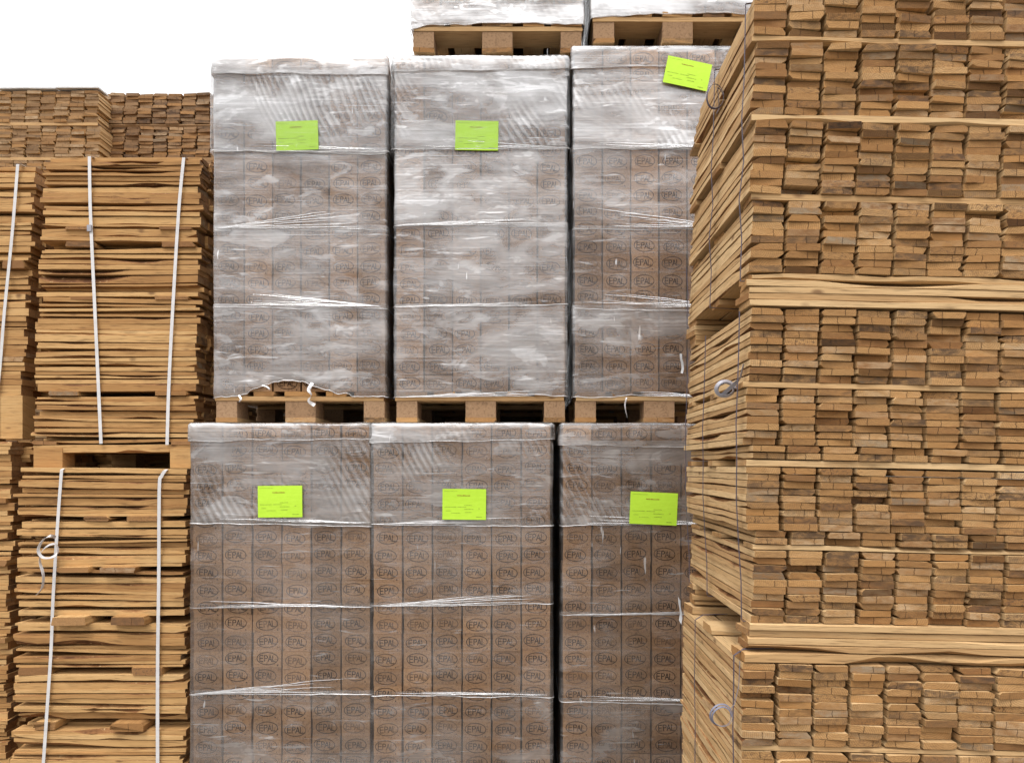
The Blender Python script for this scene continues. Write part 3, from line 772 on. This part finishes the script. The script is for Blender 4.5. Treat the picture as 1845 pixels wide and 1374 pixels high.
def dd(L): return [(y, s, {}) for y, s in L]
pk1 = long_pack('upper strapped pack of amber boards standing on blocks left of the torn wrapped pallet', None, 3.78, 3.62, 280, 806, 362, 350,
  dd([(408, [(118, 166, .006), (288, 345, .006)]), (437, [(120, 172, .004), (292, 352, .004)]), (532, [(122, 170, .0), (280, 340, .006)]),
      (708, [(88, 140, .002), (280, 338, .006)]), (796, [(58, 100, 0), (308, 350, 0)])]),
  'strapped packs of amber boards on the left', 61, feet=[(60, 112, 807, 843), (306, 344, 807, 843)], bot_px=843)
pk2 = long_pack('lower strapped pack of amber boards with a loose white strap loop on its front', None, 3.55, 3.42, 845, 1434, 334, 330,
  dd([(930, [(150, 200, .004), (230, 290, .006)]), (1018, [(112, 166, .035), (188, 250, .035)]), (1103, [(104, 163, .045), (208, 268, .04)]), (1203, [(34, 88, .0), (238, 292, .004)]), (1296, [(202, 262, .02), (60, 100, .0)])]),
  'strapped packs of amber boards on the left', 62, bot_px=1434, pitch=8.5)
pk3 = long_pack('upper pack of amber boards at the left edge of the picture, one white strap', None, 3.92, 3.84, 297, 712, 60, 40,
  dd([(470, [(-60, -10, 0), (5, 45, .004)]), (640, [(-80, -30, 0), (0, 42, .0)])]),
  'strapped packs of amber boards on the left', 63, feet=[(-230, -180, 712, 790), (0, 40, 712, 790)], bot_px=792)
pk4 = long_pack('shaded lower pack of dark boards in the bottom left corner', None, 3.76, 3.70, 795, 1388, 20, 8,
  dd([(900, [(-60, -10, 0), (-30, 12, .01)]), (1010, [(-60, -20, 0), (-14, 18, .02)]), (1150, [(-40, 12, .01)])]),
  'strapped packs of amber boards on the left', 64, bot_px=1388, rightjit=.03)
pk5 = long_pack('shaded rear pack of boards seen through the dark opening under the upper pack', None, 4.50, 4.50, 398, 1290, 362 , 362,
  [], 'strapped packs of amber boards on the left', 65, bot_px=1291, mass=True, depth=6, pitch=6.8)
# the stack stands on bearers on the ground
for rt, Yb in ((pk2, 3.42), (pk4, 3.70)):
    mb = MB(); h = rt.location.z
    for yy in (.01, .35, .69):
        mb = MB(); mb.box(-.39, .39, yy, yy + .1, -h + .001, -.001); mb.build('bearer', [M['side_l']], rt)

def front_strap(rt, pl, Y0, Y1, w_=.013, mat='strap_white', over=True):
    pts = []; n = len(pl)
    ya, yb = pl[0][1], pl[-1][1]
    for (x, y) in pl:
        t = (y - ya) / (yb - ya); pts.append(P(x, y, lerp(Y0, Y1, t) - .008))
    pts = smooth_path(pts, 5)
    if over: pts = [pts[0] + Vector((0, .16, .006)), pts[0] + Vector((0, .02, .008))] + pts
    strap_part(rt, pts, w_, mat, (1, 0, 0))
front_strap(pk1, [(161, 282), (162, 350), (164, 410), (171, 560), (182, 799)], 3.78, 3.62, .016)
front_strap(pk1, [(331, 284), (322, 380), (311, 560), (304, 700), (301, 801)], 3.78, 3.62, .016)
front_strap(pk2, [(111, 846), (104, 940), (96, 1070), (92, 1170), (86, 1260), (78, 1375), (73, 1430)], 3.55, 3.42, .015)
front_strap(pk2, [(297, 848), (291, 858), (287, 880), (286, 1050), (284, 1200), (284, 1430)], 3.55, 3.42, .016)
front_strap(pk3, [(32, 296), (22, 420), (8, 560), (0, 660), (-6, 712)], 3.92, 3.84, .016)
mb_pts = [P(100, 968, 3.50), P(92, 965, 3.46), P(78, 972, 3.44), P(69, 990, 3.43), P(76, 1003, 3.43), P(92, 1004, 3.44), P(104, 994, 3.48), P(100, 980, 3.49), P(86, 983, 3.46), P(74, 995, 3.44),
          P(72, 1012, 3.44), P(78, 1035, 3.43), P(76, 1058, 3.44), P(66, 1071, 3.45)]
strap_part(pk2, smooth_path(mb_pts, 5), .015, 'strap_white', lambda i: (.35 * math.sin(i * .12), 1, .5), 'strap_loop')
mb = MB(); mb.box(-.011, .011, -.003, .003, -.016, .016); p = P(161, 411, 3.725) - pk1.location
mb.build('strap_seal', [M['strap_grey']], pk1, loc=p)

# ------------------------------------------------------------------ far stacks behind, on the left
far_var = [board_mesh(.8, .1, .0215, [M['side_far'], M['end_far']], segs=1, seed=700 + i, wane_p=.5) for i in range(14)]
far_var2 = [board_mesh(.8, .1, .0215, [M['side_r'], M['end_mid']], segs=1, seed=740 + i, wane_p=.5) for i in range(14)]
def far_stack(label, Y, xr_px, yt, var, mats, ncols, pc, seed, grey_top=False, wob=0):
    g = random.Random(seed); X = (xr_px - CX) * Y / F; zt = P(0, yt, Y).z
    rt = root('board_stack', (X, Y, 0), label, 'board stack', 'unwrapped stacks of board ends behind')
    stuff = MB(); z = zt; lay = 0; n = 0
    while z > .15:
        for r_ in range(10):
            z -= .0222
            for c in range(ncols):
                x = -.052 - c * .104 + g.gauss(0, .003) + lay * .006 + (.02 * (10 - r_) / 10 if lay < 3 else 0)
                zz = z + wob * noise.noise(Vector((c * .5, lay, 0)))
                yj = g.uniform(0, .02)
                if lay < 3 and c in pc and n < 300:
                    n += 1; inst('board', g.choice(var), rt, (x, yj, zz), (0, g.gauss(0, .01) + (math.pi if g.random() < .5 else 0), 0), (g.uniform(.94, 1), 1, g.uniform(.9, .98)))
                else:
                    add_board(stuff, .8, .098, .021, seed=g.randint(0, 99999), off=(x, yj, zz))
        z -= .0222
        for yy in (.06, .7):
            mb = MB(); add_board(mb, ncols * .104, .1, .021, segs=4, seed=g.randint(0, 999), along='X', off=(-ncols * .052, yy, z), wane_p=.1); mb.build('cross_board', mats, rt)
        lay += 1
    mb = MB(); mb.box(-ncols*.104, 0, .01, .79, .001, z - .012); mb.build('bearer', mats[:1], rt)
    stuff.build('board_mass', mats, rt, 'stuff')
    if grey_top:
        for k, (xa, xb) in enumerate(((0, .30), (.31, .72), (.73, 1.2))):
            mb = MB(); add_board(mb, xb - xa, .12, .012, segs=4, wavy=True, seed=80 + k, along='X', off=(-(xa + xb)/2 + .02, .05 + .01*k, zt + .007)); mb.build('cover_board', [M['tag'], M['tag']], rt)
    return rt
far_stack('tan stack of small board ends at the far left, thin grey boards on top', 5.2, 174, 160, far_var2, [M['side_r'], M['end_mid']], 12, range(0, 8), 71, True)
far_stack('dark stack of board ends between the tan far stack and the torn wrapped pallet', 5.35, 400, 164, far_var, [M['side_far'], M['end_far']], 12, range(0, 10), 72, wob=.006)
